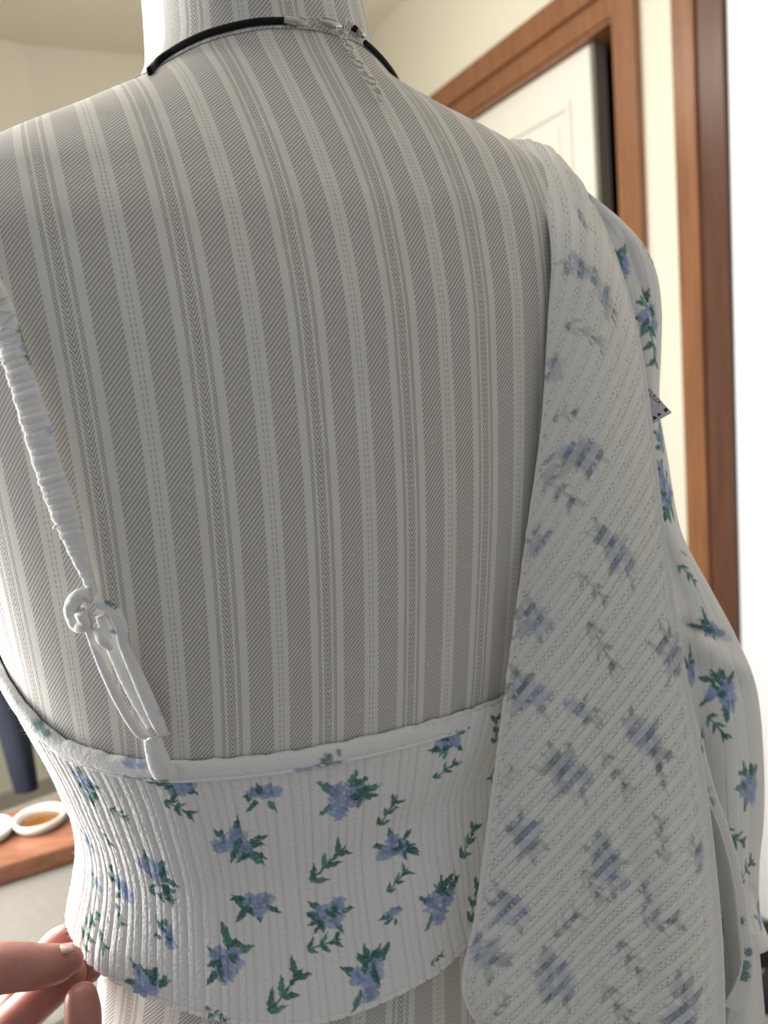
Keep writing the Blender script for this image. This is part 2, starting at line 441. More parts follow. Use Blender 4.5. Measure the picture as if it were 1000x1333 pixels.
def feat(th, z):
    th, z = np.broadcast_arrays(np.asarray(th, float), np.asarray(z, float)); X_ = lateral(th, z)/.15; z = z/.3
    return np.stack([X_**i*z**j for i in range(5) for j in range(5-i)], -1)
for y, lst in rows.items():
    for x, sv in lst:
        th_, z_, _, _, _ = inv0(x, y); A.append(feat(th_, z_)); B_.append(sv)
A = np.array(A); B_ = np.array(B_)
STR = np.linalg.solve(A.T@A+3e-3*np.diag([0. if i+j < 2 else 1. for i in range(5) for j in range(5-i)]), A.T@B_)
print('stripe fit rms', np.sqrt(np.mean((A@STR-B_)**2)))
def stripe(th, z):
    """inside the fitted span use the fit, beyond it carry on at the cloth's own width along the surface"""
    lo, hi = -1.15, 1.1
    s_ = feat(np.clip(th, lo, hi), z)@STR; W_ = S(th, z)
    a_ = np.concatenate([np.zeros((th.shape[0], 1)), np.cumsum(np.linalg.norm(np.diff(W_, axis=1), axis=-1), 1)], 1)
    ilo, ihi = np.searchsorted(th[0], lo), np.searchsorted(th[0], hi)
    return s_+np.minimum(a_-a_[:, ilo:ilo+1], 0)/.0487*(th < lo)+np.maximum(a_-a_[:, ihi:ihi+1], 0)/.0487*(th > hi)
def vcoord(z): return z/.0487
form = empty('dress_form', (OB[0], OB[1], 0), 'headless dress form in grey and cream striped ticking fabric, turned back to the viewer', 'dress form')
nth = 300
th = np.linspace(-PI, PI, nth)
CT = np.array([-PI, -2.4, -1.7, -1.3, -1.05, -.88, -.737, -.557, -.378, -.188, .05, .48, .70, .95, 1.3, 1.8, 2.5, PI])
CZ = np.array([.150, .154, .160, .166, .171, .1765, .1802, .1828, .1846, .1863, .1875, .188, .1875, .183, .176, .166, .154, .150])
def zcord(t): return hermite(CT, CZ[:, None], np.asarray(t, float).ravel())[:, 0].reshape(np.shape(t))
f_ = np.concatenate([np.linspace(0, .86, 140), np.linspace(.865, 1, 70)])[:, None]
TH = np.broadcast_to(th, (len(f_), nth)); ZZ = -.60*(1-f_)+zcord(th)[None]*f_; zz = ZZ[:, nth//2]
uv = np.stack([stripe(TH, ZZ), vcoord(ZZ)], -1)
arc = np.concatenate([[0], np.cumsum(np.linalg.norm(np.diff(S(np.full(len(zz), .1), zz), axis=0), axis=1))]); uv[..., 1] = (arc/.0487)[:, None]
torso = grid_mesh('torso_cover', S(TH, ZZ), M_TICK, form, uv)
# neck: a separate piece of the same ticking, upright stripes
f_ = np.linspace(0, 1, 50)[:, None]; TH = np.broadcast_to(th, (50, nth)); ZZ = (zcord(th)-.003)[None]*(1-f_)+.275*f_
fit = [(376,0,0),(309,0,-.5),(253,0,-1),(208,0,-1.5),(427,0,.5),(383,28,0),(430,28,.5)]
Aq, Bq = [], []
for x, y, sv in fit:
    t_, z_, _, _, _ = inv0(x, y); Aq.append([1, t_, z_, math.sin(t_)]); Bq.append(sv)
Aq = np.array(Aq); kq = np.linalg.solve(Aq.T@Aq+1e-4*np.eye(4), Aq.T@np.array(Bq))
uvn = np.stack([kq[0]+kq[1]*TH+kq[2]*ZZ+kq[3]*np.sin(TH), ZZ/.0487], -1)
grid_mesh('neck_cover', S(TH, ZZ, .0006), M_TICK, form, uvn)
capz = np.array([.275, .277, .279, .2795]); capo = np.array([0, -.002, -.01, -.0555])
TH, ZZ = np.meshgrid(th, capz); grid_mesh('neck_cap', S(TH, ZZ, capo[:, None]), M_TICK, form, np.stack([TH, ZZ/.0487], -1))
TH, ZZ = np.meshgrid(th, np.array([-.6, -.601])); 
pb = S(TH, ZZ, np.array([0, -.105])[:, None]); grid_mesh('base_cover', pb, M_TICK, form, np.stack([TH, ZZ], -1))
cx, cy = OB[0], OB[1]
sweep('pole', [(cx, cy, .03), (cx, cy, .62)], .015, .015, (1, 0, 0), M_POLE, form)
for k in range(3):
    a = k*2*PI/3+.4; sweep('foot', [(cx, cy, .06), (cx+.13*math.cos(a), cy+.13*math.sin(a), .035), (cx+.24*math.cos(a), cy+.24*math.sin(a), .012)], .012, .012, (0, 0, 1), M_POLE, form)

# ============================================================ print painting
WHITE = np.array([.84, .84, .825]); BLUE = np.array([.27, .36, .58]); BLUE2 = np.array([.17, .25, .48]); GREEN = np.array([.035, .16, .14]); GREEN2 = np.array([.07, .25, .22])
def smooth_noise(x, y, seed):
    r = np.random.RandomState(seed); o = 0
    for k in range(5):
        a = r.rand()*2*PI; f = .25+.35*r.rand(); o = o+np.sin((x*math.cos(a)+y*math.sin(a))*f+r.rand()*6.28)
    return o/5
class Cloth:
    """surface samples with metric coordinates, onto which motifs are printed"""
    def __init__(s, P, base, seed=0, strength=1.0, soft=1.0):
        s.P = P; s.q = proj(P); nv, nu = P.shape[:2]
        du = np.linalg.norm(np.diff(P, axis=1), axis=-1); s.um = np.concatenate([np.zeros((nv, 1)), np.cumsum(du, 1)], 1); s.um -= s.um[:, nu//2:nu//2+1]
        dv = np.linalg.norm(np.diff(P, axis=0), axis=-1); s.vm = np.concatenate([np.zeros((1, nu)), np.cumsum(dv, 0)], 0)
        if s.q[-1, nu//2, 1] > s.q[0, nu//2, 1]: s.vm = -s.vm
        s.col = np.ones((nv, nu, 4)); s.col[..., :3] = base; s.strength = strength; s.soft = soft
        s.ok = np.ones((nv, nu), bool); s.blue, s.blue2, s.green, s.green2 = BLUE, BLUE2, GREEN, GREEN2
    def motif(s, x, y, kind, size, rot, seed=0):
        size = size*1.16
        d = (s.q[..., 0]-x)**2+(s.q[..., 1]-y)**2; d = np.where(s.ok, d, 1e9)
        j, i = np.unravel_index(d.argmin(), d.shape)
        if d[j, i] > 30**2: return
        k = F/s.q[j, i, 2]
        X_ = (s.um-s.um[j, i])*k; Y_ = (s.vm-s.vm[j, i])*k          # px, y up
        # align with the photo's up: local slope of the grid
        m = (np.abs(X_) < size*1.6) & (np.abs(Y_) < size*1.6) & (np.abs(s.q[..., 0]-s.q[j, i, 0]) < size*2)
        ja, jb = max(j-3, 0), min(j+3, s.q.shape[0]-1); ia, ib = max(i-3, 0), min(i+3, s.q.shape[1]-1)
        ev = s.q[jb, i, :2]-s.q[ja, i, :2]; ang = math.atan2(-ev[1], ev[0])
        if s.vm[jb, i] < s.vm[ja, i]: ang += PI
        dl = ang-PI/2
        x_, y_ = X_[m], Y_[m]; x_, y_ = x_*math.cos(dl)-y_*math.sin(dl), x_*math.sin(dl)+y_*math.cos(dl)
        r = random.Random(seed*7919+int(x)*31+int(y)); nz = smooth_noise(x_*1.6, y_*1.6, (seed+int(x)) % 997)*.13*size*.35
        c = s.col[m][:, :3]; a_all = s.strength
        def lay(mask, colr, al=1.0):
            nonlocal c
            k_ = (np.clip(mask, 0, 1)*al*a_all)[:, None]; c = c*(1-k_)+np.asarray(colr)*k_
        sf = 1.6*s.soft
        def blob(bx, by, rad, colr, al=.9, ex=1., ea=0.):
            xx, yy = x_-bx, y_-by; xx, yy = xx*math.cos(ea)+yy*math.sin(ea), -xx*math.sin(ea)+yy*math.cos(ea)
            dd = np.hypot(xx/ex, yy)+nz; lay((rad-dd)/sf+.5, colr, al)
        def leaf(bx, by, a, L, wd, colr):
            xx, yy = x_-bx, y_-by; t = (xx*math.cos(a)+yy*math.sin(a))/L; n = -xx*math.sin(a)+yy*math.cos(a)
            prof = np.where((t > 0) & (t < 1), wd*np.sqrt(np.clip(t, 0, 1))*(1-np.clip(t, 0, 1))*2.2, -3)
            lay((prof-np.abs(n+nz*.6))/sf+.5, colr, .95)
        rot = math.radians(rot)
        if kind in 'CB':
            nb = 3 if kind == 'C' else 2; R_ = size*(.155 if kind == 'C' else .19); ca, sa = math.cos(rot), math.sin(rot)
            def uvp(u_, v_): return u_*size*ca-v_*size*sa, u_*size*sa+v_*size*ca
            cen = [(-.20, -.06), (.06, -.10+.04*r.random()), (-.04, .14)][:nb]
            n_l = 5 if kind == 'C' else 3
            for p in range(2 if kind == 'C' else 1): leaf(*uvp(r.uniform(.0, .3), r.uniform(-.16, .16)), rot+r.uniform(-1.2, 1.2), size*r.uniform(.25, .38), size*.075, s.green)
            for p in range(n_l):                      # leaves, most of them towards +u
                u_, v_ = [(.16, .10), (.20, -.08), (-.06, .16), (-.22, .06), (.08, .02)][p]
                a = rot+[.45, -.35, 1.5, 2.7, .05][p]+r.uniform(-.35, .35)
                bx, by = uvp(u_, v_); leaf(bx, by, a, size*r.uniform(.24, .40), size*r.uniform(.06, .085), s.green if r.random() < .7 else s.green2)
            for b, (u_, v_) in enumerate(cen):
                cx_, cy_ = uvp(u_, v_)
                for p in range(4):
                    a = p*PI/2+r.random()*1.5; blob(cx_+R_*.55*math.cos(a), cy_+R_*.5*math.sin(a), R_*.62, s.blue*(.85+.35*r.random()), .72, 1.25, rot)
                for p in range(2):
                    a = r.random()*6.3; blob(cx_+R_*.4*math.cos(a), cy_+R_*.4*math.sin(a), R_*.30, s.blue2, .6)
            for p in range(3 if kind == 'C' else 2):
                a = rot+r.uniform(-2.6, 2.6); bx, by = uvp(r.uniform(-.12, .22), r.uniform(-.12, .14))
                leaf(bx, by, a, size*r.uniform(.20, .34), size*.06, s.green)
        if kind == 'S':
            L = size*.95; sx, sy = -L/2*math.cos(rot), -L/2*math.sin(rot)
            dd = np.abs(-(x_)*math.sin(rot)+(y_)*math.cos(rot)+nz*.5); tt = (x_*math.cos(rot)+y_*math.sin(rot))/L
            lay(np.where(np.abs(tt) < .45, (size*.028-dd)/sf+.5, 0), s.green, .9)
            for p in range(6):
                f = (p//2)/2.6+.05*r.random()-.02; sd = 1 if p % 2 else -1
                leaf(sx+L*f*math.cos(rot), sy+L*f*math.sin(rot), rot+sd*r.uniform(.5, .95), size*r.uniform(.28, .44), size*.075, s.green if p % 3 else s.green2)
            leaf(sx+L*.62*math.cos(rot), sy+L*.62*math.sin(rot), rot, size*.38, size*.07, s.green)
        s.col[m, :3] = c
    def blue_bar(s, *a): s.motif(*a)

# ============================================================ camisole
cami = empty('camisole', (OB[0], OB[1], HC-.25), 'white ribbed camisole with blue flowers and green leaves, fitted around the dress form', 'top')
top_px = [(30,905),(45,925),(62,943),(85,960),(110,970),(160,984),(230,990),(300,986),(400,973),(500,952),(600,926),(655,905)]
tt = [inv0(x, y)[:2] for x, y in top_px]
tt = np.array(sorted([(float(a), float(b)) for a, b in tt]))
ztopL, ztopR = tt[0, 1], tt[-1, 1]
tth = np.concatenate([[-PI, -2.2, -1.55], tt[:, 0], [1.0, 1.5, 2.2, PI]]); ttz = np.concatenate([[.02, -.02, -.085], tt[:, 1], [-.125, -.10, -.03, .02]])
def ztop(t): return hermite(tth, ttz[:, None], np.asarray(t, float).ravel())[:, 0].reshape(np.shape(t))
def cami_off(t, z):
    o = .0022+0*t*z
    fl = np.clip((-.205-z)/.075, 0, 1)
    o = o+.009*fl**1.3                                                     # loose below the waist
    o = o+.010*np.exp(-((t+1.25)/.42)**2)*np.clip((-.19-z)/.05, 0, 1)**1.2      # side pulled out by the hand
    o = o+.0035*np.exp(-((z+.165-.02*t)/.022)**2)*np.clip((t-.0)/.5, 0, 1)    # soft fold on the right
    o = o-.002*np.exp(-((z+.20-.035*t)/.012)**2)*np.clip((t+.2)/.5, 0, 1)
    o = o+.0045*np.exp(-((z+.232-.03*t)/.02)**2)*np.clip((t-.05)/.4, 0, 1)
    o = o+.0012*np.sin(t*9+z*30)*fl
    return o
hem_px = [(92,1212),(105,1240),(130,1264),(200,1300),(300,1330),(450,1322),(560,1272),(625,1212)]
def hem_z():
    out = []
    tg = np.linspace(-2.0, 1.3, 500); zg = np.linspace(-.36, -.16, 400); TH, ZZ = np.meshgrid(tg, zg); W = S(TH, ZZ, cami_off(TH, ZZ)); Q = proj(W)
    nn = np.cross(np.gradient(W, axis=1), np.gradient(W, axis=0)); face = (nn*(W-CAM)).sum(-1) < 0
    for x, y in hem_px:
        d = (Q[..., 0]-x)**2+(Q[..., 1]-y)**2; d[~face] = 1e9; i = np.unravel_index(d.argmin(), d.shape); out.append((TH[i], ZZ[i]))
        print('hem', x, y, round(float(TH[i]), 2), round(float(ZZ[i]), 3), round(float(d[i])**.5, 1))
    return np.array(sorted(out))
hz = hem_z()
hth = np.concatenate([[-PI, -2.2], hz[:, 0], [1.1, 2., PI]]); hzz = np.concatenate([[-.27, -.262], hz[:, 1], [-.25, -.26, -.27]])
def zhem(t): return hermite(hth, hzz[:, None], np.asarray(t, float).ravel())[:, 0].reshape(np.shape(t))
RIBP = .0076
tdense = np.concatenate([np.linspace(-PI, -1.75, 90, endpoint=False), np.linspace(-1.75, 1.05, 760), np.linspace(1.05, PI, 120)[1:]])
nvc = 300
fr = np.linspace(0, 1, nvc)[:, None]
TH = np.broadcast_to(tdense, (nvc, len(tdense))); ZZ = ztop(tdense)[None]*(1-fr)+zhem(tdense)[None]*fr
P = S(TH, ZZ, cami_off(TH, ZZ))
# ribs follow lines of constant arc length measured at the waist
wa = S(tdense, np.full(len(tdense), -.2), .004); al = np.concatenate([[0], np.cumsum(np.linalg.norm(np.diff(wa, axis=0), axis=1))])
ph = al/RIBP; f = ph % 1
N = normals(P); Pm = P.copy()
g1 = np.exp(-((np.minimum(f, 1-f))/.07)**2); g2 = np.exp(-((f-.5)/.045)**2)
hgt = .0013*(1-g1)*(.75+.25*np.abs(np.sin(PI*f)))-.0006*g2
amp = np.ones((nvc, 1)); 
rs = np.random.RandomState(2); tex = rs.randn(*TH.shape); tex = sum(np.roll(np.roll(tex, a_, 0), b_, 1) for a_ in (-1, 0, 1) for b_ in (-1, 0, 1))/3*.00006*(1-g1)
P = P+N*((hgt[None]*amp+tex)[..., None])
hemband = np.exp(-((fr-.985)/.004)**2)*.0004; P = P-N*hemband[..., None]
cl = Cloth(Pm, WHITE); cl.ok = (np.abs(TH) < 1.7)
CM = [(342,1034,'B',52,200),(452,1036,'C',78,40),(505,1054,'S',44,48),(582,963,'C',52,215),(580,1000,'S',36,10),(310,1098,'C',74,-10),(427,1122,'S',58,40),
(514,1103,'C',58,0),(518,1144,'S',34,45),(332,1175,'C',56,185),(428,1188,'C',60,200),(510,1190,'B',30,210),(573,1172,'C',66,70),(610,1093,'S',40,60),
(422,1228,'S',40,10),(298,1248,'C',70,60),(372,1288,'S',62,50),(481,1268,'C',74,75),(193,1278,'C',58,30),(276,1320,'S',24,-60),(288,1322,'S',18,-40),(568,1247,'S',18,30),
(112,1018,'C',56,-50),(158,1058,'S',28,10),(234,1050,'S',38,-15),(228,1018,'C',60,180),(205,1135,'C',62,-30),(212,1165,'S',34,-10),(160,1155,'B',44,150),(158,1190,'S',24,-70),
(218,1215,'B',40,110),(117,1210,'S',44,60),(133,1213,'S',30,-60),(118,1095,'B',36,200),(138,1085,'S',26,-40),(645,948,'S',40,70),(646,1003,'B',36,200),(616,1172,'S',44,80),(640,1085,'S',30,60),
(128,1150,'B',26,200),(66,985,'B',30,-60)]
for k, a in enumerate(CM): cl.motif(*a, seed=k)
rr = random.Random(5)
uvc = np.stack([np.broadcast_to(ph[None], TH.shape), ZZ/RIBP], -1)
body = grid_mesh('body_panel', P, M_PRINT, cami, uvc, cl.col)
# binding along the neckline
tb = np.concatenate([np.linspace(-PI, PI, 600)])
zb = ztop(tb)
off = .0029
pth = S(tb, zb-.0036, off); nrm = S(tb, zb-.0036, off+.01)-pth; nrm /= np.linalg.norm(nrm, axis=1, keepdims=True)
def pcol(lst, base=WHITE, rad=12):
    """print spots on a narrow piece: (x, y, colour, radius)"""
    def f_(V):
        q = proj(V); c = np.ones((len(V), 4)); c[:, :3] = base
        for x, y, cc, r_ in lst:
            j = ((q[:, 0]-x)**2+(q[:, 1]-y)**2).argmin(); dd = np.linalg.norm(V-V[j], axis=1)*F/q[j, 2]
            k_ = np.clip((r_-dd-2*np.sin(V[:, 0]*2500)*np.sin(V[:, 2]*2900))/2+.5, 0, 1)[:, None]*.85; c[:, :3] = c[:, :3]*(1-k_)+np.array(cc)*k_
        return c
    return f_
bc = pcol([(42,932,GREEN2,7),(50,945,GREEN2,8),(60,955,GREEN,6),(68,962,GREEN2,7),(170,992,BLUE,9),(185,995,BLUE,8),(203,1000,GREEN,7),(214,1004,GREEN2,8),(388,994,BLUE,7),(400,993,BLUE,8),(412,990,BLUE2,6),(424,988,GREEN,7),(434,986,GREEN2,6),(442,982,GREEN,5),(600,926,GREEN,5),(607,925,GREEN2,6)])
wob = 1+.03*np.sin(tb*95)+.03*np.sin(tb*143)
pth = pth + np.array([0, 0, 1])*(.0003*np.sin(tb*61))[:, None]
sweep('neckline_binding', pth, .0041*wob, .0021, nrm*0+np.array([0, 0, 1]), M_PRINT, cami, 20, bc, power=2.6)
sweep('binding_lip', S(tb, zb-.0080, .0045), .0010, .0009, np.array([0, 0, 1]), M_PRINT, cami, 8, bc)

# shoulder strap, gathered
def strap_piece(name, pts, wpx, off, parent, thick=.0013, rn=200, ruche=0, colr=None, flat=2.8):
    Pb, Nb = on_body(pts, off); C_ = cr(Pb, rn); Nn = cr(Nb, rn); Wd = cr(np.array(wpx, float)[:, None], rn)[:, 0]
    d = proj(C_)[:, 2]; hw = Wd/2*d/F
    tg = np.gradient(C_, axis=0); side = np.cross(tg, Nn)
    t = np.linspace(0, 1, rn)
    if ruche:
        hw = hw*(1+.02*np.sin(t*ruche)+.02*np.sin(t*ruche*2.3+1)); th_ = thick*(1+.15*np.sin(t*ruche)**2)
        C_ = C_+Nn*(.0002*np.sin(t*ruche*1.0)+.0002*np.sin(t*ruche*2.7))[:, None]
    else: th_ = thick
    return sweep(name, C_, hw, th_, side, M_PRINT, parent, 24, colr or pcol([]), power=flat)
scol = pcol([(36,428,GREEN2,7),(42,440,GREEN,6),(38,452,BLUE,8),(45,465,GREEN,7),(52,470,GREEN2,5),(66,560,BLUE*1.5,5)])
up = strap_piece('shoulder_strap', [(-45,255),(-22,320),(-8,365),(17,414),(38,473),(58,535),(78,597),(95,652),(113,707),(125,742),(131,765)], [42,42,40,37,36,39,38,38,27,16,10], [.004,.005,.006,.007,.008,.009,.009,.009,.008,.007,.006], cami, .0016, 500, 150, scol)
# crosswise gathers on the strap
gp = [(4,380),(17,414),(38,473),(58,535),(78,597),(95,652),(110,700)]
Pg, Ng = on_body(gp, .0095); Pg = cr(Pg, 60); Ng = cr(Ng, 60); rg = random.Random(3)
for k in range(2, 58, 2):
    tgn = Pg[k+1]-Pg[k-1]; tgn /= np.linalg.norm(tgn); sd = np.cross(tgn, Ng[k]); sd /= np.linalg.norm(sd); L = rg.uniform(.0035, .0058); sh = rg.uniform(-.001, .001)
    pp = [Pg[k]+sd*(s_2*L+sh)+Ng[k]*(.0002*(1-s_2**2)-.0006)+tgn*.0012*math.sin(s_2*3+k*1.7) for s_2 in np.linspace(-1, 1, 9)]
    sweep('gather', pp, .0006, .00045, Ng[k], M_PRINT, up, 6, pcol([]))
# lower strap: two strands looped through the ring
right = strap_piece('strap_strand', [(140,776),(158,782),(170,800),(170,828),(180,858),(196,895),(211,932),(216,946)], [12,17,17,14,17,19,18,14], [.008,.010,.010,.008,.006,.006,.005,.005], cami, .0013, 200, 0, pcol([(146,778,GREEN,8),(152,786,GREEN2,6),(141,792,BLUE2,5),(150,822,BLUE,4),(210,925,BLUE*1.6,5)]))
left = strap_piece('strap_strand', [(128,802),(134,815),(150,850),(170,893),(190,935),(200,950)], [7,9,12,13,13,10], [.010,.010,.011,.011,.009,.006], cami, .0017, 160, 0, pcol([]), 2.2)
strap_piece('strap_tail', [(142,806),(152,815),(160,828)], [10,14,8], [.011,.013,.011], cami, .0014, 60, 0, pcol([(144,806,BLUE,5)]))
strap_piece('strap_inner', [(138,796),(154,832),(178,885),(203,938)], [14,22,24,18], [.005,.005,.005,.004], cami, .0008, 80, 0, pcol([(148,822,BLUE2,4)]))
kp, kn = on_body([(133,764),(121,764),(113,776),(114,790),(124,800),(132,794),(130,780)], [.010,.011,.011,.011,.012,.013,.014])
sweep('strap_knot', cr(kp, 90), np.linspace(.0028, .0034, 90)*(1+.05*np.sin(np.arange(90)*.4)), .0030, kn.mean(0), M_PRINT, cami, 14, pcol([(131,790,BLUE2,4),(122,786,np.array([.5,.5,.5]),3)]))
strap_piece('strap_tab', [(206,948),(212,962),(218,978),(224,994)], [24,27,31,34], [.0075,.0085,.0088,.0075], cami, .0022, 60, 0, pcol([(208,996,GREEN,4)]))
def ring(name, c, u_, v_, r1, r2, wire, mat, parent, n=28, segs=8):
    a = np.linspace(0, 2*PI, n, endpoint=False); pth_ = c+np.cos(a)[:, None]*u_*r1+np.sin(a)[:, None]*v_*r2
    return sweep(name, pth_, wire, wire, np.cross(u_, v_), mat, parent, segs, closed=True)
def frame_at(px, py, off):
    _, _, wv, n, d = inv0(px, py); uy = _U-n*(_U@n); uy /= np.linalg.norm(uy); ux = np.cross(uy, n); ux /= np.linalg.norm(ux)
    if ux@_R < 0: ux = -ux
    return wv+n*off, ux, uy, n, d
c_, ux, uy, n_, d_ = frame_at(131, 782, .011)
rot = lambda u, v, a: (u*math.cos(a)+v*math.sin(a), -u*math.sin(a)+v*math.cos(a))
e1, e2 = rot(uy, ux, -.12); ring('slider_ring', c_, e1, n_*.8+e2*.6, .0075, .0045, .0007, M_CLEAR, cami)
c_, ux, uy, n_, d_ = frame_at(214, 946, .0075)
ring('strap_ring', c_, ux*.9+uy*.3, uy*.5+n_*.8, .0055, .0045, .0006, M_CLEAR, cami)
# brushed fibres standing on the lit left side of the knit
rf = random.Random(11); fv, ff = [], []
for k in range(900):
    t_ = rf.uniform(-1.75, -.95); z_ = rf.uniform(-.27, -.10)
    z_ = min(z_, float(ztop(np.array([t_]))[0])); z_ = max(z_, float(zhem(np.array([t_]))[0]))
    p0 = S(t_, z_, cami_off(t_, z_))+0; p1 = S(t_, z_, cami_off(t_, z_)+.01); n = p1-p0; n = n/np.linalg.norm(n)
    L = rf.uniform(.001, .0030); d = n+np.array([rf.uniform(-.6, .6) for _ in range(3)]); tip = p0+d*L; s2 = np.cross(d, _F); s2 = s2/np.linalg.norm(s2)*.00008
    b_ = len(fv); fv += [p0-s2, p0+s2, tip]; ff.append((b_, b_+1, b_+2))
me = bpy.data.meshes.new('lint'); me.from_pydata([list(map(float, v)) for v in fv], [], ff); me.update()
M_LINT = simple('white_lint', (.8, .8, .8), .9)
o = link('lint', me, M_LINT); child(o, cami); o['kind'] = 'stuff'

# ============================================================ choker
chk = empty('choker', S(0., .18), 'thin black cord choker with silver clasp and extender chain round the neck', 'necklace')
Pc, _n = on_body([(197,98),(205,88),(217,76.5),(243,60),(272,48),(302,39),(335,33),(371,31)], .0017)
cpath = cr(np.concatenate([[S(t, z, .0017) for t, z in ((PI, .150), (-2.7, .152), (-2.2, .158), (-1.8, .160))], [at(191., 105., .380)], Pc]), 260)
sweep('cord', cpath, .00175, .0013, np.array([0, 0, 1]), M_CORD, chk, 14)
tl = np.linspace(.735, 2*PI-1.9-PI, 90)
sweep('cord', S(tl, zcord(tl)-.001, .0019), .0016, .0013, np.array([0, 0, 1]), M_CORD, chk, 14)
def tubepx(name, pts, r_, off, mat, rb=None):
    Pp, Np = on_body(pts, off); n = max(12, len(pts)*6)
    return sweep(name, cr(Pp, n), r_ if not hasattr(r_, '__len__') else cr(np.array(r_)[:, None], n)[:, 0], rb or (r_ if not hasattr(r_, '__len__') else cr(np.array(r_)[:, None], n)[:, 0]), _U, mat, chk, 14)
o = tubepx('cord_end', [(369,31.5),(378,32.5),(387,34.5)], .0019, .0026, M_STEEL); o['label'] = 'silver crimp end'
def link_px(name, px, py, a, r1, r2, off=.0030, tilt=0., wire=.00045):
    c, ux, uy, n, d = frame_at(px, py, off+(.0012 if name == 'chain_link' else 0)); a = math.radians(a); e1 = ux*math.cos(a)+uy*math.sin(a); e2 = -ux*math.sin(a)+uy*math.cos(a)
    e2 = e2*math.cos(tilt)+n*math.sin(tilt)
    return ring(name, c, e1, e2, r1*d/F, r2*d/F, wire, M_STEEL, chk)
link_px('jump_ring', 392, 34, 0, 5.5, 6.0, wire=.00045)
link_px('jump_ring', 403, 35.5, 0, 6.5, 6.5, .0024, .5, .00042)
link_px('clasp_ring', 411, 36, 0, 4, 4, .0030, .8, .0005)
tubepx('lobster_clasp', [(413,35),(420,38),(428,41),(436,42),(441,41)], [.0007,.0013,.0015,.0012,.0007], .0036, M_STEEL)
tubepx('clasp_lever', [(416,33.5),(424,35),(431,37)], .0005, .0048, M_STEEL)
link_px('jump_ring', 446, 42, 20, 6.0, 7.5, .0042, .9, .0005)
link_px('jump_ring', 451, 40, 60, 5.5, 7.0, .0035, 1.0, .0005)
tubepx('cord_end', [(455,42),(459,44.5)], .0016, .0030, M_CORD)
tubepx('cord_end', [(461,46),(464,49),(467,51)], .0019, .0030, M_STEEL)
cps = [(437,47),(439.5,54),(444,62.5),(449.3,73),(456,83),(464,94.5),(472.5,106),(480.5,116.5),(489.5,128)]
for k, (x, y) in enumerate(cps):
    link_px('chain_link', x, y, -55+(20 if k % 2 else -10), 7.4, 5.4, .0026+.0004*(k % 2), .22 if k % 2 else -.22, .00048)
tubepx('chain_tip', [(492,132),(494,137)], .0005, .0020, M_STEEL)

# ============================================================ cardigan draped over the right shoulder
card = empty('cardigan', at(800., 900., .40), 'white ribbed floral cardigan hanging off the right shoulder, its faded inner side turned out', 'cardigan')
FL = [
 [(648,192,.420),(668,187,.424),(695,189,.424),(722,203,.424),(742,228,.426)],
 [(688,220,.398),(706,216,.400),(727,219,.402),(748,236,.406),(768,268,.412)],
 [(705,265,.372),(724,266,.374),(746,273,.378),(770,292,.388),(792,322,.400)],
 [(716,330,.355),(740,331,.356),(765,340,.360),(791,361,.372),(815,395,.390)],
 [(712,420,.350),(741,425,.349),(771,435,.354),(804,455,.364),(834,483,.380)],
 [(703,560,.347),(740,565,.345),(776,570,.348),(813,580,.358),(848,592,.374)],
 [(685,700,.350),(726,705,.345),(771,710,.347),(821,713,.357),(862,702,.372)],
 [(663,860,.353),(715,865,.347),(771,870,.349),(831,870,.358),(886,860,.373)],
 [(643,1010,.354),(700,1015,.348),(766,1020,.350),(841,1020,.357),(914,1015,.373)],
 [(620,1180,.352),(685,1190,.347),(761,1200,.350),(846,1200,.354),(933,1190,.371)],
 [(602,1285,.350),(665,1310,.346),(746,1325,.349),(841,1332,.352),(939,1320,.370)],
 [(640,1352,.350),(690,1392,.346),(755,1420,.349),(843,1430,.352),(938,1430,.370)]]
g = np.array(FL, float)
def sheet(g, nu, nv):
    a = cr(g, nv); b = cr(a.transpose(1, 0, 2), nu).transpose(1, 0, 2); return b
nu, nv = 270, 860
q = sheet(g, nu, nv); x, y = q[..., 0], q[..., 1]
ss = np.linspace(0, 1, nu)[None]; 
fold = 795+.05*(y-900)+12*np.sin(y/60.)
q[..., 2] += .0035*np.exp(-((x-(fold+20))/16)**2)*np.clip((y-950)/250, 0, 1)-.006*np.exp(-((x-(fold+75))/38)**2)*np.clip((y-1000)/250, 0, 1)
q[..., 2] += .0022*np.sin(x/38.+y/170.)*np.clip((y-250)/300, 0, 1)*np.sin(ss*PI)
P = at(q[..., 0], q[..., 1], q[..., 2])
dirs = [(700,225,118),(740,240,112),(722,262,98),(760,290,100),(730,310,88),(780,340,86),(722,390,76),(760,400,75),(800,420,72),(820,470,72),(722,470,70),(780,500,67),(740,600,60),(800,620,60),(845,620,66),(700,640,60),(720,750,57),(800,750,56),(860,780,58),(680,830,54),(700,900,52),(800,900,50),(880,900,57),
 (700,1050,50),(780,1050,49),(850,1060,44),(905,1060,55),(650,1100,50),(650,1200,48),(730,1250,45),(800,1200,44),(860,1180,38),(910,1190,50),(870,1290,35),(920,1290,58),(790,1310,40),(640,1290,46),(700,1320,44),(740,1150,47),(690,980,51)]
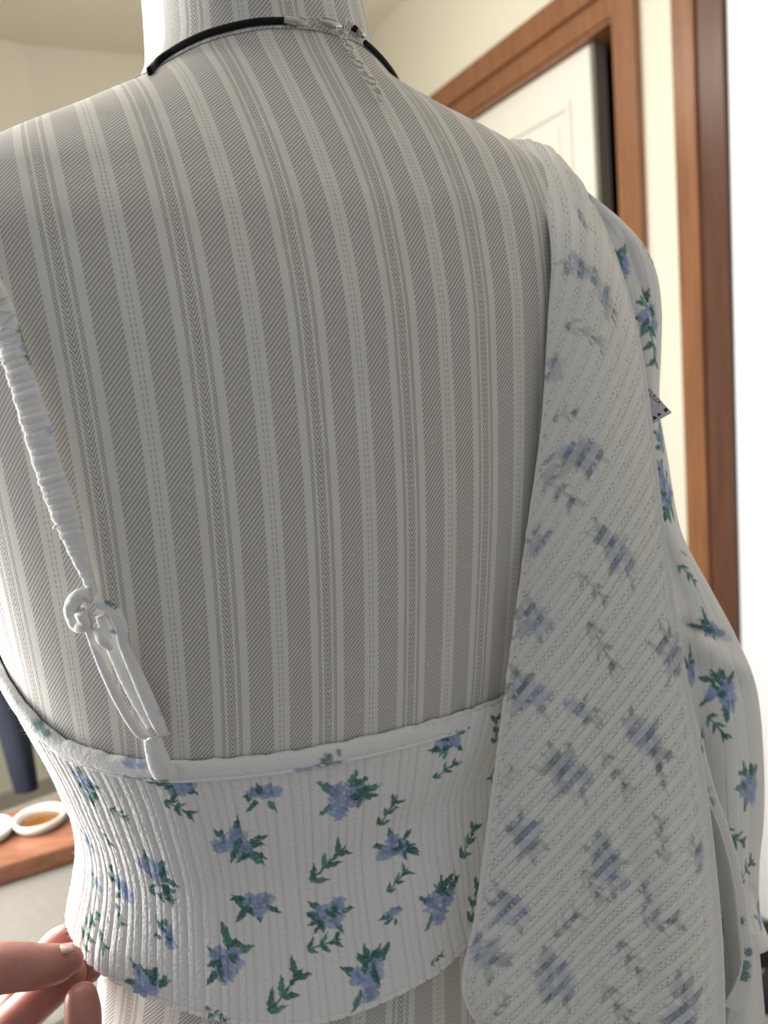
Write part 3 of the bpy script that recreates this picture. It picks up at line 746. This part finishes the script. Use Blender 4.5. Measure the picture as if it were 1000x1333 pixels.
def fitfield(dirs, perp, spacing):
    A, B = [], []; pw = [(i, j) for i in range(6) for j in range(6-i) if i+j > 0]
    for x, y, a in dirs:
        X_, Y_ = (x-780)/300, (y-750)/550; a = math.radians(a)
        d = np.array([math.cos(a), -math.sin(a)]); n = np.array([math.sin(a), math.cos(a)])
        gx, gy = (n if perp else d)/spacing
        A.append([i*X_**max(i-1, 0)*Y_**j/300 if i else 0 for i, j in pw]); B.append(gx)
        A.append([j*X_**i*Y_**max(j-1, 0)/550 if j else 0 for i, j in pw]); B.append(gy)
    A = np.array(A)*17; B = np.array(B)*17; k = np.linalg.solve(A.T@A+1e-6*np.eye(len(pw)), A.T@B)
    print('field rms', np.sqrt(np.mean((A@k-B)**2)))
    return lambda x, y: sum(kk*((x-780)/300)**i*((y-750)/550)**j for kk, (i, j) in zip(k, pw))
fphi = fitfield(dirs, True, 17.5); fpsi = fitfield(dirs, False, 17.5)
phi = fphi(x, y); psi_ = fpsi(x, y); f = phi % 1
band = np.where(f < .5, .0010, .0016)*np.abs(np.sin(2*PI*f))**.38
edge = np.clip(ss/.05, 0, 1)*np.clip((1-ss)/.07, 0, 1)
N = normals(P); Pm = P.copy()
P = P+N*((band*edge)[..., None])
# rolled selvedges
P = P+N*(.0014*np.exp(-((ss-.0)/.012)**2)+.0014*np.exp(-((ss-1)/.014)**2)-.0006*np.exp(-((ss-.055)/.008)**2)-.0006*np.exp(-((ss-.935)/.008)**2))[..., None]
CREAM = np.array([.80, .80, .765])
fl = Cloth(Pm, CREAM, strength=.62, soft=2.2); fl.blue, fl.blue2, fl.green, fl.green2 = np.array([.33, .38, .52]), np.array([.25, .31, .44]), np.array([.20, .27, .28]), np.array([.26, .34, .36])
FM = [(766,258,'B',40,80),(757,292,'B',44,-60),(752,352,'C',56,10),(783,388,'C',60,-30),(760,436,'S',50,0),(720,482,'B',40,90),(752,590,'C',78,200),(730,637,'S',52,-50),(798,718,'C',84,160),(770,765,'S',44,-30),(699,706,'B',44,40),
(695,806,'C',64,120),(782,842,'S',62,-50),(869,852,'C',72,100),(686,898,'C',72,140),(756,922,'B',52,-20),(838,965,'C',84,-30),(800,1005,'S',50,-40),(737,1003,'C',84,150),(684,1085,'C',62,-60),(790,1125,'C',72,120),(770,1150,'S',40,-50),(858,1090,'S',50,100),(903,1112,'B',48,80),
(663,1180,'C',64,130),(736,1200,'S',44,40),(856,1195,'S',54,20),(722,1270,'C',84,130),(634,1240,'C',64,-60),(820,1248,'S',50,-50),(806,1312,'S',56,-50),(652,1304,'S',30,60),(890,1312,'C',84,100),(735,540,'S',30,0),(840,1160,'B',30,100),(665,1010,'S',24,60),(700,1340,'S',40,0)]
for k, a in enumerate(FM): fl.motif(*a, seed=k+100)
uvf = np.stack([phi, psi_], -1); uvf[..., 0] = np.where(edge < .6, .75, uvf[..., 0])
bm_ = np.where(f < .5, 1.15, .62)[..., None]; fl.col[..., :3] = CREAM+(fl.col[..., :3]-CREAM)*bm_
grid_mesh('back_panel', P, M_WRONG, card, uvf, fl.col, thick=.0012)

# sleeve, right side out
SL = [  # y rows: left under the panel, then across to the silhouette, then turned away
 [(716,235),(735,233),(750,240),(760,252),(768,262),(760,275)],
 [(735,262),(757,262),(778,268),(795,278),(808,292),(795,305)],
 [(760,300),(785,298),(808,303),(826,313),(838,325),(825,340)],
 [(780,340),(803,338),(825,342),(843,350),(853,360),(840,372)],
 [(800,400),(820,400),(838,401),(850,402),(859,405),(846,408)],
 [(818,460),(832,460),(844,460),(852,460),(858,460),(846,462)],
 [(826,530),(838,530),(847,530),(852,530),(856,530),(846,532)],
 [(835,600),(845,600),(853,600),(862,600),(867,600),(856,600)],
 [(846,670),(855,670),(863,670),(872,670),(879,672),(866,672)],
 [(855,715),(867,713),(878,713),(886,712),(892,712),(876,722)],
 [(862,770),(880,768),(898,768),(912,768),(924,770),(905,778)],
 [(868,830),(893,830),(918,832),(940,834),(957,832),(935,840)],
 [(874,900),(903,900),(932,900),(960,898),(982,895),(955,900)],
 [(882,980),(912,980),(942,980),(970,980),(991,978),(962,980)],
 [(893,1060),(920,1060),(947,1060),(972,1060),(992,1060),(966,1060)],
 [(906,1130),(930,1130),(952,1130),(970,1130),(986,1128),(966,1130)],
 [(918,1190),(938,1190),(957,1190),(973,1190),(987,1188),(968,1190)],
 [(930,1225),(950,1226),(968,1228),(984,1230),(1000,1228),(980,1228)],
 [(935,1236),(953,1238),(970,1240),(985,1241),(995,1236),(980,1236)]]
dep = np.array([.428, .422, .421, .426, .440, .475])
g = np.array(SL, float); dd = np.broadcast_to(dep, g.shape[:2]).copy(); dd[:9] -= 0.0; dd[9:] -= .004
g = np.concatenate([g, dd[..., None]], -1)
FR = np.array([r[-1] for r in FL])                      # join the sleeve to the panel's outer edge
c_0 = np.stack([np.interp(g[:, 0, 1], FR[:, 1], FR[:, 0])-9, g[:, 0, 1]+2, np.interp(g[:, 0, 1], FR[:, 1], FR[:, 2])+.007], -1)
g = np.concatenate([c_0[:, None], .5*(c_0+g[:, 0])[:, None], g[:, 1:]], 1)
nu2, nv2 = 150, 700
q = sheet(g, nu2, nv2); x, y = q[..., 0], q[..., 1]
def crease(x, y, x0, y0, x1, y1, wd, a):
    L = math.hypot(x1-x0, y1-y0); tx, ty = (x1-x0)/L, (y1-y0)/L; t = ((x-x0)*tx+(y-y0)*ty)/L; n = -(x-x0)*ty+(y-y0)*tx
    return a*np.exp(-(n/wd)**2)*np.clip(1.2-np.abs(2*t-1)**3, 0, 1)*(np.abs(2*t-1) < 1.2)
for c in [(885,808,950,838,7,.006),(860,760,925,850,16,-.004),(900,840,985,880,16,-.005),(905,900,925,1100,9,.003),(945,900,960,1150,14,-.003),(790,300,835,420,8,-.003),(805,290,850,420,6,.003),(895,1000,930,1100,8,.004),(975,1150,995,1215,6,.003)]:
    q[..., 2] += crease(x, y, *c)
P = at(x, y, q[..., 2]); N = normals(P); Pm = P.copy()
rib = np.exp(-((((np.linspace(0, 1, nu2)*11) % 1)-.5)/.1)**2)
P = P-N*(.00035*rib)[None, :, None]
sl = Cloth(Pm, WHITE*.97, strength=1.0, soft=1.2); sl.ok = np.broadcast_to(np.arange(nu2)[None] < nu2*.85, (nv2, nu2))
SM = [(806,342,'C',52,95),(843,408,'C',54,120),(848,452,'S',46,-75),(842,332,'S',26,-40),(866,645,'C',60,-80),(858,572,'C',44,80),(856,610,'B',30,90),(926,820,'C',52,150),(941,900,'C',62,110),(934,945,'S',34,-50),(895,872,'B',44,90),
 (909,972,'B',40,80),(972,1020,'C',64,80),(957,1090,'S',40,-30),(970,1130,'S',44,30),(985,1193,'B',40,70),(989,958,'S',40,100),(895,748,'S',26,-40),(889,722,'S',14,0)]
for k, a in enumerate(SM): sl.motif(*a, seed=k+300)
grid_mesh('sleeve', P, M_PRINT, card, np.stack([x, y], -1)/17.5, sl.col, thick=.0012)
# inner facing seen in the gap, and the band along the opening
def simple_sheet(name, rows_, nu, nv, mat, parent, base, motifs=(), strength=1., soft=1.2, thick=.001, seed=0):
    q = sheet(np.array(rows_, float), nu, nv); P = at(q[..., 0], q[..., 1], q[..., 2]); c = Cloth(P, base, strength=strength, soft=soft)
    for k, a in enumerate(motifs): c.motif(*a, seed=seed+k)
    return grid_mesh(name, P, mat, parent, np.stack([q[..., 0], q[..., 1]], -1)/17.5, c.col, thick=thick)
simple_sheet('inner_panel', [
 [(880,960,.400),(900,960,.402),(915,962,.404)],[(895,1040,.400),(915,1040,.410),(932,1045,.402)],[(905,1120,.400),(930,1120,.414),(952,1122,.400)],
 [(915,1200,.400),(940,1200,.414),(962,1200,.398)],[(925,1270,.400),(945,1270,.412),(966,1270,.398)],[(930,1330,.398),(940,1330,.404),(950,1330,.398)],[(930,1400,.398),(942,1400,.402),(955,1400,.400)]], 60, 200, M_INNER, card, CREAM*.92, [(938,1205,'B',30,90),(922,1120,'S',20,60)], .3, 2)
simple_sheet('lower_panel', [
 [(948,1210,.412),(965,1212,.410),(985,1215,.418)],[(945,1270,.412),(968,1270,.409),(990,1275,.420)],[(940,1320,.412),(968,1320,.409),(994,1325,.422)],[(930,1400,.412),(968,1400,.409),(996,1400,.422)]], 50, 90, M_PRINT, card, WHITE*.9)
bp = [(893,905),(908,965),(925,1030),(945,1085),(960,1145),(968,1200),(973,1245),(968,1280),(953,1312)]
bw = [10, 12, 13, 12, 12, 13, 16, 20, 20]; bd = [.393,.392,.391,.390,.389,.388,.388,.388,.389]
ba = np.array(bp, float); Pb = at(ba[:, 0], ba[:, 1], np.array(bd)); C_ = cr(Pb, 220); wd = cr(np.array(bw, float)[:, None], 220)[:, 0]/2*.39/F
tg = np.gradient(C_, axis=0)
bcol = pcol([(918,1045,BLUE2,8),(912,1030,BLUE,7),(910,975,GREEN2,7),(908,962,BLUE2,7),(963,1198,GREEN,6),(975,1240,GREEN,6),(972,1256,GREEN2,7),(970,1270,GREEN,8)], WHITE*.95)
sweep('edge_band', C_, wd, .0016, np.cross(tg, _F), M_PRINT, card, 20, bcol, power=2.6)
sweep('band_seam', C_+np.cross(tg/np.linalg.norm(tg, axis=1, keepdims=True), _F)*(-wd[:, None])*.95-_F*.001, .0006, .0006, _R, M_PRINT, card, 8, pcol([]))

# care tag poking out
ta = bpy.data.objects.new('tag_anchor', None)
def poly_slab(name, pts, dth, mat, parent):
    P_ = [at(float(a), float(b), c) for a, b, c in pts]; n = len(P_); V = P_+[p+_F*dth for p in P_]
    fs = [tuple(range(n)), tuple(range(2*n-1, n-1, -1))]+[(i, i+n, (i+1) % n+n, (i+1) % n) for i in range(n)]
    me = bpy.data.meshes.new(name); me.from_pydata([v.tolist() for v in V], [], fs); me.update(); o = link(name, me, mat, None, False); child(o, parent); return o
bpy.data.objects.remove(ta)
tg_ = poly_slab('size_tag', [(822,482,.392),(843,503,.385),(875,537,.380),(848,553,.384),(822,566,.394)], .0006, M_TAG, card)
def text_on(txt, px, py, ang, size_px, depth, mat, parent):
    cu = bpy.data.curves.new('lettering', 'FONT'); cu.body = txt; cu.size = size_px*depth/F; cu.extrude = .00005; cu.align_x = 'CENTER'; cu.align_y = 'CENTER'
    t = bpy.data.objects.new('tmp', cu); col.objects.link(t); bpy.context.view_layer.update()
    me = bpy.data.meshes.new_from_object(t.evaluated_get(bpy.context.evaluated_depsgraph_get())); bpy.data.objects.remove(t)
    a = math.radians(ang); e1 = _R*math.cos(a)+_U*math.sin(a); e2 = -_R*math.sin(a)+_U*math.cos(a); p = at(float(px), float(py), depth)
    me.transform(Matrix(((e1[0], e2[0], -_F[0], p[0]), (e1[1], e2[1], -_F[1], p[1]), (e1[2], e2[2], -_F[2], p[2]), (0, 0, 0, 1))))
    o = link('lettering', me, mat, None, False); child(o, parent); return o
text_on('YUUX', 851.5, 516.5, -46, 9.5, .3800, M_INK, tg_)
poly_slab('printed_mark', [(863.5,533,.3795),(868,530.5,.3793),(870,534,.3793),(866.5,537,.3795)], .0001, M_INK, tg_)
poly_slab('printed_mark', [(855.5,537.5,.3805),(862,538.5,.3803),(857.5,542.5,.3805)], .0001, M_INK, tg_)
poly_slab('printed_mark', [(850,541,.3815),(856,543.5,.3813),(851.5,547.5,.3815)], .0001, M_INK, tg_)

# ============================================================ hand
hand = empty('person', at(-60., 1420., .30), 'hand at the lower left, thumb and finger pinching the hem of the white top', 'person')
def chain(bm, pts, n=26, seg=20, tip=True):
    a = np.array(pts, float); P_ = cr(at(a[:, 0], a[:, 1], a[:, 2]), n); r_ = cr(a[:, 3:4], n)[:, 0]/1000
    tg = np.gradient(P_, axis=0); tg /= np.linalg.norm(tg, axis=1, keepdims=True); sd = np.cross(tg, _F); sd /= np.linalg.norm(sd, axis=1, keepdims=True); up_ = np.cross(tg, sd)
    rows_ = []
    # rounded tip
    extra = []
    if tip:
        for k in range(1, 6): 
            u_ = k/5*PI/2; extra.append((P_[-1]+tg[-1]*r_[-1]*math.sin(u_)*.95, max(r_[-1]*math.cos(u_), 1e-5)))
    allp = [(P_[i], r_[i], sd[i], up_[i]) for i in range(n)]+[(p, r__, sd[-1], up_[-1]) for p, r__ in extra]
    for p, r__, s_3, u_3 in allp:
        rows_.append([bm.verts.new((p+r__*math.cos(t)*s_3+r__*math.sin(t)*u_3).tolist()) for t in np.linspace(0, 2*PI, seg, endpoint=False)])
    for a_, b_ in zip(rows_[:-1], rows_[1:]):
        for i in range(seg): bm.faces.new((a_[i], a_[(i+1) % seg], b_[(i+1) % seg], b_[i]))
    bm.faces.new(rows_[0][::-1]); bm.faces.new(rows_[-1])
bm = bmesh.new()
# thumb (top), index behind the cloth, middle, ring and little fingers curled
chain(bm, [(-150,1400,.315,14.5),(-75,1310,.325,12.5),(-15,1265,.334,11.0),(22,1259,.339,10.0),(52,1258,.344,9.3),(78,1254,.349,8.2),(91,1250,.352,6.4)])
chain(bm, [(-150,1440,.375,12),(-60,1380,.385,10.5),(10,1320,.392,9.4),(50,1262,.396,8.6),(72,1230,.397,7.6),(92,1216,.397,6.6)])
chain(bm, [(60,1262,.380,7.5),(88,1250,.382,8.0),(106,1254,.378,8.2),(116,1262,.376,6.8)])
chain(bm, [(-150,1500,.352,12),(-60,1440,.350,10),(0,1352,.350,9.8),(38,1312,.352,9.4),(66,1287,.355,9.0),(92,1268,.360,7.6)])
chain(bm, [(-120,1560,.342,12),(0,1480,.336,9.5),(75,1425,.334,9.2),(104,1365,.338,8.2),(108,1325,.340,8.0),(106,1300,.342,7.2)])
chain(bm, [(-120,1620,.345,11),(0,1560,.338,8.5),(60,1500,.332,7.5),(85,1450,.330,6.8),(80,1405,.332,6.0)])
chain(bm, [(-420,1800,.28,30),(-320,1700,.29,28),(-240,1600,.30,27),(-180,1540,.31,30),(-130,1470,.32,27),(-90,1430,.325,20)], tip=True)
bmesh.ops.recalc_face_normals(bm, faces=bm.faces)
me = bpy.data.meshes.new('hand'); bm.to_mesh(me); bm.free()
ho = link('hand', me, M_SKIN); child(ho, hand)
m = ho.modifiers.new('join', 'REMESH'); m.mode = 'VOXEL'; m.voxel_size = .0012; m.use_smooth_shade = True
m = ho.modifiers.new('soft', 'SMOOTH'); m.factor = .5; m.iterations = 6
# thumbnail
nb = bmesh.new()
na = np.linspace(-1, 1, 9); nbv = []
c0_ = np.array([84, 1235, .3485]); dx = np.array([13., -2.0]); 
for i in na:
    row = []
    for j in na:
        lx = c0_[0]+dx[0]*i; ly = c0_[1]+dx[1]*i+6.5*j*(math.sqrt(max(0, 1-(abs(i)**3)*.6)))
        row.append(nb.verts.new(at(lx, ly, .3440+.0022*(1-j)*.9+.001*j*j+.0012*i*i).tolist()))
    nbv.append(row)
for i in range(8):
    for j in range(8): nb.faces.new((nbv[i][j], nbv[i][j+1], nbv[i+1][j+1], nbv[i+1][j]))
me = bpy.data.meshes.new('fingernail'); nb.to_mesh(me); nb.free(); no = link('fingernail', me, M_NAIL); child(no, hand); mm = no.modifiers.new('t', 'SOLIDIFY'); mm.thickness = .0005

# ============================================================ behind, lower left: bed, tray, cups, navy bag
bed = empty('bed', (-1.1, 1.25, 0), 'low bed covered in a pale beige blanket behind the dress form', 'bed')
ZB = HC-.52
bo = box('blanket', (-.95, -.42, ZB-.10), (.30, .055, ZB), M_BED, bed, .012, np.array([-.62, .92, 0]), np.array([.78, .62, 0]), np.array([-.62, .78, 0]))
box('bed_base', (-.92, -.39, .08), (.27, .03, ZB-.10), M_BED, bed, .01, np.array([-.62, .92, 0]), np.array([.78, .62, 0]), np.array([-.62, .78, 0]))
for a, b in ((-.85, -.33), (.2, -.33), (-.85, -.05), (.2, -.05)):
    box('bed_leg', (a-.03, b-.03, 0), (a+.03, b+.03, .08), M_TRIM2, bed, 0, np.array([-.62, .92, 0]), np.array([.78, .62, 0]), np.array([-.62, .78, 0]))
def onplane(px, py, z): r = ray(px, py); return CAM+r*(z/r[2])
zt = -.495
a0, a1 = onplane(0, 1060, zt), onplane(85, 1036, zt); b0 = onplane(0, 1128, zt)
xd = (a1-a0)/np.linalg.norm(a1-a0); yd = np.array([-xd[1], xd[0], 0]); wdt = abs((b0-a0)@yd)
tray = empty('serving_board', (*(a1-yd*wdt/2)[:2], ZB), 'narrow brown wooden board with round cups set in it, lying on the beige bed', 'tray')
org = np.array([a1[0], a1[1], 0])
box('board', (-.34, -wdt, ZB), (.10, 0, HC+zt), M_BOARD, tray, .004, org, xd, yd)
for k, (px, py) in enumerate([(53,1070),(-18,1088)]):
    c = onplane(px, py, zt+.004)
    cup = empty('glass_cup', (c[0], c[1], HC+zt), ['small round cup of amber liquid set in the wooden board nearest the dress form', 'small round cup at the left edge of the picture in the wooden board'][k], 'cup', 'cups in the wooden board')
    n = 40; a = np.linspace(0, 2*PI, n, endpoint=False)
    prof = [(.024, 0), (.030, .004), (.0325, .010), (.0315, .014), (.0285, .013), (.0265, .007), (.024, .002)]
    V = np.array([[(c[0]+r_*math.cos(t), c[1]+r_*math.sin(t), HC+zt+h_) for t in a] for r_, h_ in prof])
    from_arrays('rim', V, grid_faces(len(prof), n, True), M_RIM, None); child(bpy.context.scene.collection.objects[-1], cup)
    V = np.array([[(c[0]+r_*math.cos(t), c[1]+r_*math.sin(t), HC+zt+.006) for t in a] for r_ in (.0265, .015, .0005)])
    from_arrays('liquid', V, grid_faces(3, n, True), M_AMBER if k == 0 else simple('pale_liquid', (.35, .36, .45), .2), None); child(bpy.context.scene.collection.objects[-1], cup)
# navy bag standing behind the board
bz = np.linspace(0, .34, 30); cbag = onplane(22, 1042, -.52)+np.array([-.0, .03, 0])
hw = np.interp(bz, [0, .03, .10, .20, .30, .34], [.017, .019, .022, .040, .055, .045])
xo_ = np.interp(bz, [0, .10, .20, .34], [0, -.004, -.022, -.035])
a = np.linspace(0, 2*PI, 40, endpoint=False)
V = np.array([[(cbag[0]+xo_[i]+hw[i]*math.cos(t)*(1+.05*math.sin(5*t+bz[i]*20)), cbag[1]+hw[i]*.7*math.sin(t), ZB+bz[i]) for t in a] for i in range(30)])
nb_ = from_arrays('cloth_bag', V, grid_faces(30, 40, True), M_NAVY); tag(nb_, 'dark navy cloth bundle standing behind the wooden board on the bed', 'bag')
# dark shoes on the floor at the right
for k, (px, py) in enumerate([(997,1236),(1010,1295)]):
    c = onplane(px, py, -1.18); n = 24; a = np.linspace(0, 2*PI, n, endpoint=False)
    pr = [(1.0, 0), (1.02, .02), (.95, .045), (.75, .065), (.4, .075), (.02, .077)]
    V = np.array([[(c[0]+.05*s_4*math.cos(t)+(.02*h_/.077), c[1]+.035*s_4*math.sin(t)*(1+.25*math.cos(t)), h_) for t in a] for s_4, h_ in pr])
    o = from_arrays('shoe', V, grid_faces(len(pr), n, True), M_SHOE); tag(o, ['dark shoe on the carpet just below the sleeve cuff', 'dark shoe on the carpet nearest the bottom right corner'][k], 'shoe', 'shoes on the carpet')
bpy.context.view_layer.update()
print('tris approx', sum(len(o.data.polygons)*2 for o in bpy.data.objects if o.type == 'MESH'))
